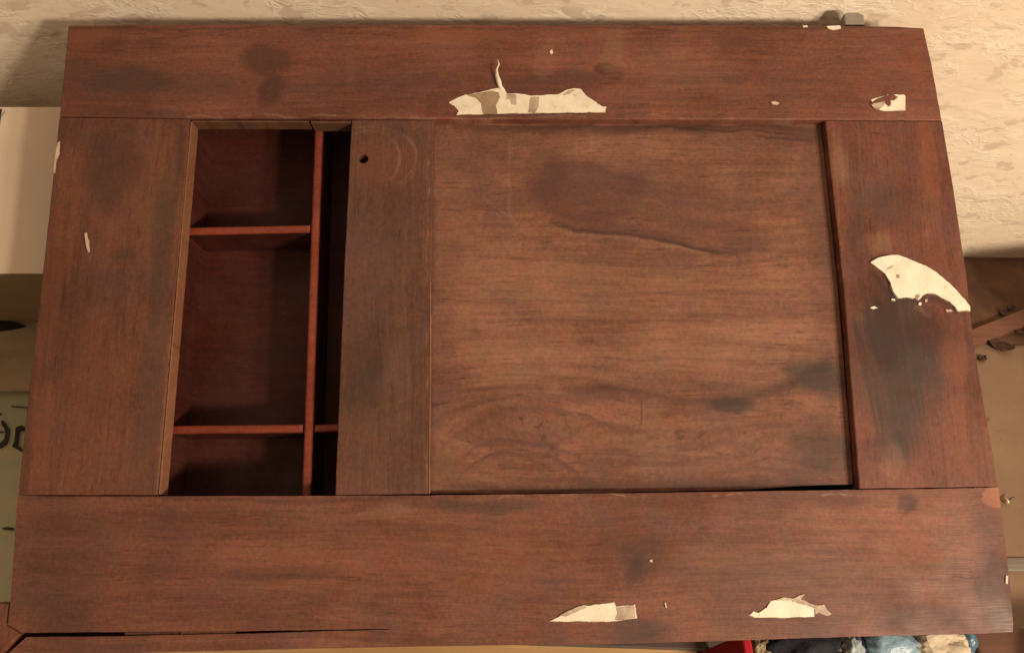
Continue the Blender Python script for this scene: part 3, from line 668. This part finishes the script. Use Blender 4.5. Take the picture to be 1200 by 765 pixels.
def scrap(name, c, size, z, mat, seed, ang=0., curl=.3, n=9, asp=.6, crumple=.25):
    """a crumpled little sheet lying at floor point c"""
    bm = bmesh.new(); rows = []
    ca_, sa = math.cos(ang), math.sin(ang)
    for i_ in range(n):
        r = []
        for j in range(n):
            u, v = j / (n - 1) * 2 - 1, i_ / (n - 1) * 2 - 1
            k = 1 + .25 * noise.noise(Vector((u * 1.3, v * 1.3, seed)))
            un, vn = u * math.sqrt(max(0, 1 - v * v * .45)) * k, v * math.sqrt(max(0, 1 - u * u * .45)) * k
            x, y = un * size, vn * size * asp
            h_ = size * (curl * u * u + crumple * (noise.noise(Vector((u * 2.2, v * 2.2, seed * 3.1))) + .5 * noise.noise(Vector((u * 5, v * 5, seed + 2.)))))
            r.append(bm.verts.new((x * ca_ - y * sa, x * sa + y * ca_, h_)))
        rows.append(r)
    for i_ in range(n - 1):
        for j in range(n - 1): bm.faces.new((rows[i_][j], rows[i_][j + 1], rows[i_ + 1][j + 1], rows[i_ + 1][j]))
    mz = min(v.co.z for v in bm.verts)
    for v in bm.verts: v.co.z -= mz - .0007
    o = link(name, bm, mat, None, True); o.location = (c[0], c[1], z)
    md = o.modifiers.new('thickness', 'SOLIDIFY'); md.thickness = .0006; md.offset = -1
    return o
for px, py, sz, asp, ang, sd, lab in [
        (1170, 407, .018, .45, -.6, 1, 'largest curled dark leaf scrap on the floor below the wooden lath'),
        (1150, 421, .006, .8, .3, 2, 'tiny dark leaf scrap close to the cabinet side'),
        (1194, 390, .012, .5, .2, 3, 'dark leaf scrap tucked under the lower edge of the lath at the picture edge'),
        (1172, 369, .006, .7, .9, 4, 'small dark leaf scrap just above the upper edge of the lath'),
        (1182, 364, .007, .4, .2, 5, 'thin dark leaf scrap farthest up beyond the lath')]:
    c = G(px, py)
    tag(scrap('leaf_scrap', c, sz * 1.1, 0.0036 if py < 400 else .0003, m_leaf, sd, ang, asp=asp), lab, 'dry leaf', 'dry leaf scraps around the lath')
# tack: domed head and pointed shank lying on its side
m_brass, t, b = new_mat('pale_brass'); b.inputs['Base Color'].default_value = (.8, .66, .42, 1); b.inputs['Metallic'].default_value = .6; b.inputs['Roughness'].default_value = .3
m_steel, t, b = new_mat('dark_steel'); b.inputs['Base Color'].default_value = (.06, .045, .035, 1); b.inputs['Metallic'].default_value = .5; b.inputs['Roughness'].default_value = .5
tk = empty('furniture_tack', (*G(1179.5, 587, .004), .0048)); tk.rotation_euler = (0, math.radians(78), math.radians(25))
tag(tk, 'small shiny domed tack lying on the tan floor by the right edge of the cabinet', 'tack')
bm = bmesh.new(); bmesh.ops.create_uvsphere(bm, u_segments=14, v_segments=8, radius=.0042)
for v in bm.verts: v.co.z = v.co.z * .7 if v.co.z < 0 else 0.0003
link('head', bm, m_brass, tk, True)
bm = bmesh.new(); bmesh.ops.create_cone(bm, segments=8, radius1=.0016, radius2=.0003, depth=.011, cap_ends=True)
for v in bm.verts: v.co.z += .006
link('shank', bm, m_steel, tk)
m_slat = longwood('grey_painted_slat', ((.17, .14, .11), (.25, .215, .17)), 90, 5)
ys = G(1190, 668, .003).y, G(1190, 653, .003).y
sl = quad_prism('grey_lath', [(1.012, ys[0]), (1.7, ys[0]), (1.7, ys[1]), (1.012, ys[1])], .0003, .003, m_slat)
tag(sl, 'thin grey slat lying flat on the floor by the lower right corner of the cabinet', 'slat')
# lidded crate added out of view at right to shade wall foot and floor
m_crt = longwood('shade_crate_pine', ((.3, .19, .1), (.42, .28, .16)), 60, 7)
cr = empty('shade_crate', (1.345, .20, 0)); cr.rotation_euler = (0, 0, math.radians(14)); tag(cr, 'low plank crate added beyond the right edge of the view to shade the wall foot', 'shade blocker')
for zz in (.002, .043, .084):
    link('plank', box_bm(0, .5, 0, .014, zz, zz + .039, .002), m_crt, cr)
    link('plank', box_bm(0, .5, .236, .25, zz, zz + .039, .002), m_crt, cr)
    link('plank', box_bm(.0, .014, .0145, .2355, zz, zz + .039, .002), m_crt, cr)
    link('plank', box_bm(.486, .5, .0145, .2355, zz, zz + .039, .002), m_crt, cr)
link('shade_crate_lid', box_bm(-.006, .506, -.006, .256, .1235, .134, .003), m_crt, cr)

# ---------------------------------------------------------------- under the cabinet's lower edge
m_pine = longwood('pale_pine_board', ((.52, .31, .13), (.66, .43, .2)), 70, 9)
pb = quad_prism('pine_board', [(.06, -.30), (.655, -.30), (.715, .062), (.06, .062)], .0003, .0075, m_pine, bevel=.0015)
tag(pb, 'pale yellow pine board on which the lower edge of the cabinet stands', 'board')
m_sl2 = longwood('dusty_dark_slat', ((.09, .065, .05), (.14, .105, .085)), 90, 4)
gs = quad_prism('grey_plank', [(.50, .019), (.712, .012), (.733, -.06), (.738, .033), (.50, .033)], .0078, .0125, m_sl2)
tag(gs, 'dusty dark slat lying across the pine board under the cabinet edge', 'slat')
m_red_shaded = plain('shaded_red_plastic', (.24, .010, .018), .4, .15, 20., 0, .4)  # same red as the spine, darkened as the side in shade
m_red_lit = plain('lit_red_plastic', (.62, .03, .05), .35, .15, 20., 0, .5)  # the folder's red, brightened as its lit rim
rb = empty('red_folder', (.728, -.05, 0))
tag(rb, 'glossy red plastic folder standing tilted under the lower edge of the cabinet', 'folder')
o = link('cover', box_bm(-.032, .030, -.09, .062, -.002, .002, .0008), m_red_shaded, rb); o.rotation_euler = (0, -math.radians(52), 0); o.location = (.0, 0, .0270)
o = link('spine', box_bm(-.0042, .0042, -.092, .064, -.003, .003, .0015), m_red_lit, rb); o.rotation_euler = (0, -math.radians(5), 0); o.location = (.0205, 0, .0535)
def blob(name, c, r, mat, seed, amp=.35, sub=4, sharp=1.6):
    bm = bmesh.new(); bmesh.ops.create_icosphere(bm, subdivisions=sub, radius=1.0)
    for v in bm.verts:
        d = v.co.normalized()
        k = noise.noise(d * 1.4 + Vector((seed, 0, 0))) * .6
        k += (abs(noise.noise(d * 2.6 + Vector((0, seed, 0)))) - .2) * sharp * .7 + noise.noise(d * 7 + Vector((0, 0, seed))) * .16
        q = d * (1 + amp * k)
        v.co = Vector((q.x * r[0], q.y * r[1], max(q.z, -.8) * r[2]))
    mz = min(v.co.z for v in bm.verts)
    for v in bm.verts: v.co.z -= mz
    o = link(name, bm, mat, None, True); o.location = (c[0], c[1], .0006)
    return o
def soft(name, col, rough=.5, spec=.4, var=.3, trans=0., scale=60.): return plain(name, col, rough, var, scale, .0012, spec, trans=trans)
m_tan2 = soft('tan_paper_scrap', (.45, .33, .2)); m_crm2 = soft('yellowed_paper', (.62, .5, .28)); m_nvy = soft('dark_navy_cloth', (.018, .02, .028), .8)
m_blk = soft('black_plastic', (.012, .012, .014), .4); m_wbl = soft('pale_blue_film', (.5, .6, .6), .25); m_prp = soft('violet_scrap', (.10, .085, .16), .5)
m_blu = soft('pale_blue_plastic', (.30, .45, .56), .3, .6); m_cr3 = soft('cream_crumpled_paper', (.66, .55, .4), .7, scale=25.); m_blu2 = soft('steel_blue_plastic', (.10, .20, .30), .3, .6)
m_gbr = soft('grey_brown_cloth', (.17, .125, .09), .85, scale=30.); m_brw = longwood('brown_block_wood', ((.10, .042, .025), (.15, .066, .04)), 60, 6)
m_gpk = soft('grey_pink_paper', (.3, .24, .21), .6)
def crumple(name, c, r, mat, seed, amp=.45, sub=4):
    bm = bmesh.new(); bmesh.ops.create_icosphere(bm, subdivisions=sub, radius=1.0)
    rr = random.Random(seed)
    for v in bm.verts:
        d = v.co.normalized()
        k = noise.noise(d * 1.7 + Vector((seed, 0, 0))) * .9 + .5 * abs(noise.noise(d * 4 + Vector((0, seed, 0)))) + rr.uniform(-.07, .07)
        q = d * (1 + amp * k)
        v.co = Vector((q.x * r[0], q.y * r[1], max(q.z, -.7) * r[2]))
    mz = min(v.co.z for v in bm.verts)
    for v in bm.verts: v.co.z -= mz
    o = link(name, bm, mat, None, False); o.location = (c[0], c[1], .0006)
    return o
def flat_bits(name, px, py, r, mat, seed, lab, cat, h=None, amp=.4, z=.012):
    c = G(px, py, z); tag((crumple if 'paper' in name else blob)(name, c, r, mat, seed, amp), lab, cat)
flat_bits('paper_scrap', 893, 763, (.012, .02, .012), m_tan2, 2.2, 'crumpled tan paper scrap next to the red folder', 'paper scrap')
flat_bits('paper_scrap', 909, 755, (.009, .012, .011), m_crm2, 5.1, 'pale yellow paper scrap behind the tan scrap beside the red folder', 'paper scrap')
flat_bits('dark_cloth', 945, 762, (.040, .030, .015), m_nvy, 3.3, 'crumpled dark navy cloth under the lower cabinet edge', 'cloth', amp=.5)
flat_bits('plastic_bag', 996, 766, (.012, .022, .016), m_wbl, 7.4, 'creased whitish blue strip of plastic film between dark cloth and blue bag', 'plastic film', amp=.5)
flat_bits('paper_scrap', 983, 770, (.010, .018, .012), m_gpk, 6.2, 'folded greyish pink paper scrap in front of the dark cloth', 'paper scrap')
flat_bits('violet_scrap', 1005, 757, (.010, .016, .012), m_prp, 4.7, 'dark violet scrap beside the pale blue plastic bag', 'scrap')
flat_bits('plastic_bag', 1040, 757, (.030, .024, .020), m_blu, 9.2, 'crumpled pale blue plastic bag under the lower cabinet edge', 'plastic bag', amp=.3)
flat_bits('crumpled_paper', 1096, 756, (.034, .022, .020), m_cr3, 1.6, 'crumpled cream paper between two blue plastic pieces', 'paper', amp=.4)
flat_bits('plastic_ball', 1131, 752, (.010, .014, .016), m_blu2, 8.5, 'small steel blue plastic lump at the right of the cream paper', 'plastic lump', amp=.12)
c = G(1166, 758, .01)
bk = quad_prism('wooden_block', [(c.x - .026, -.08), (c.x + .05, -.08), (c.x + .05, .032), (c.x - .026, .032)], .0004, .022, m_brw, bevel=.003)
tag(bk, 'brown wooden block on the floor under the lower right cabinet corner', 'block')
cu = blob('cushion', (1.128, -.060), (.075, .085, .045), m_gbr, 12.0, .10, 5, .4)
tag(cu, 'rounded grey brown cushion at the lower right corner of the picture', 'cushion')
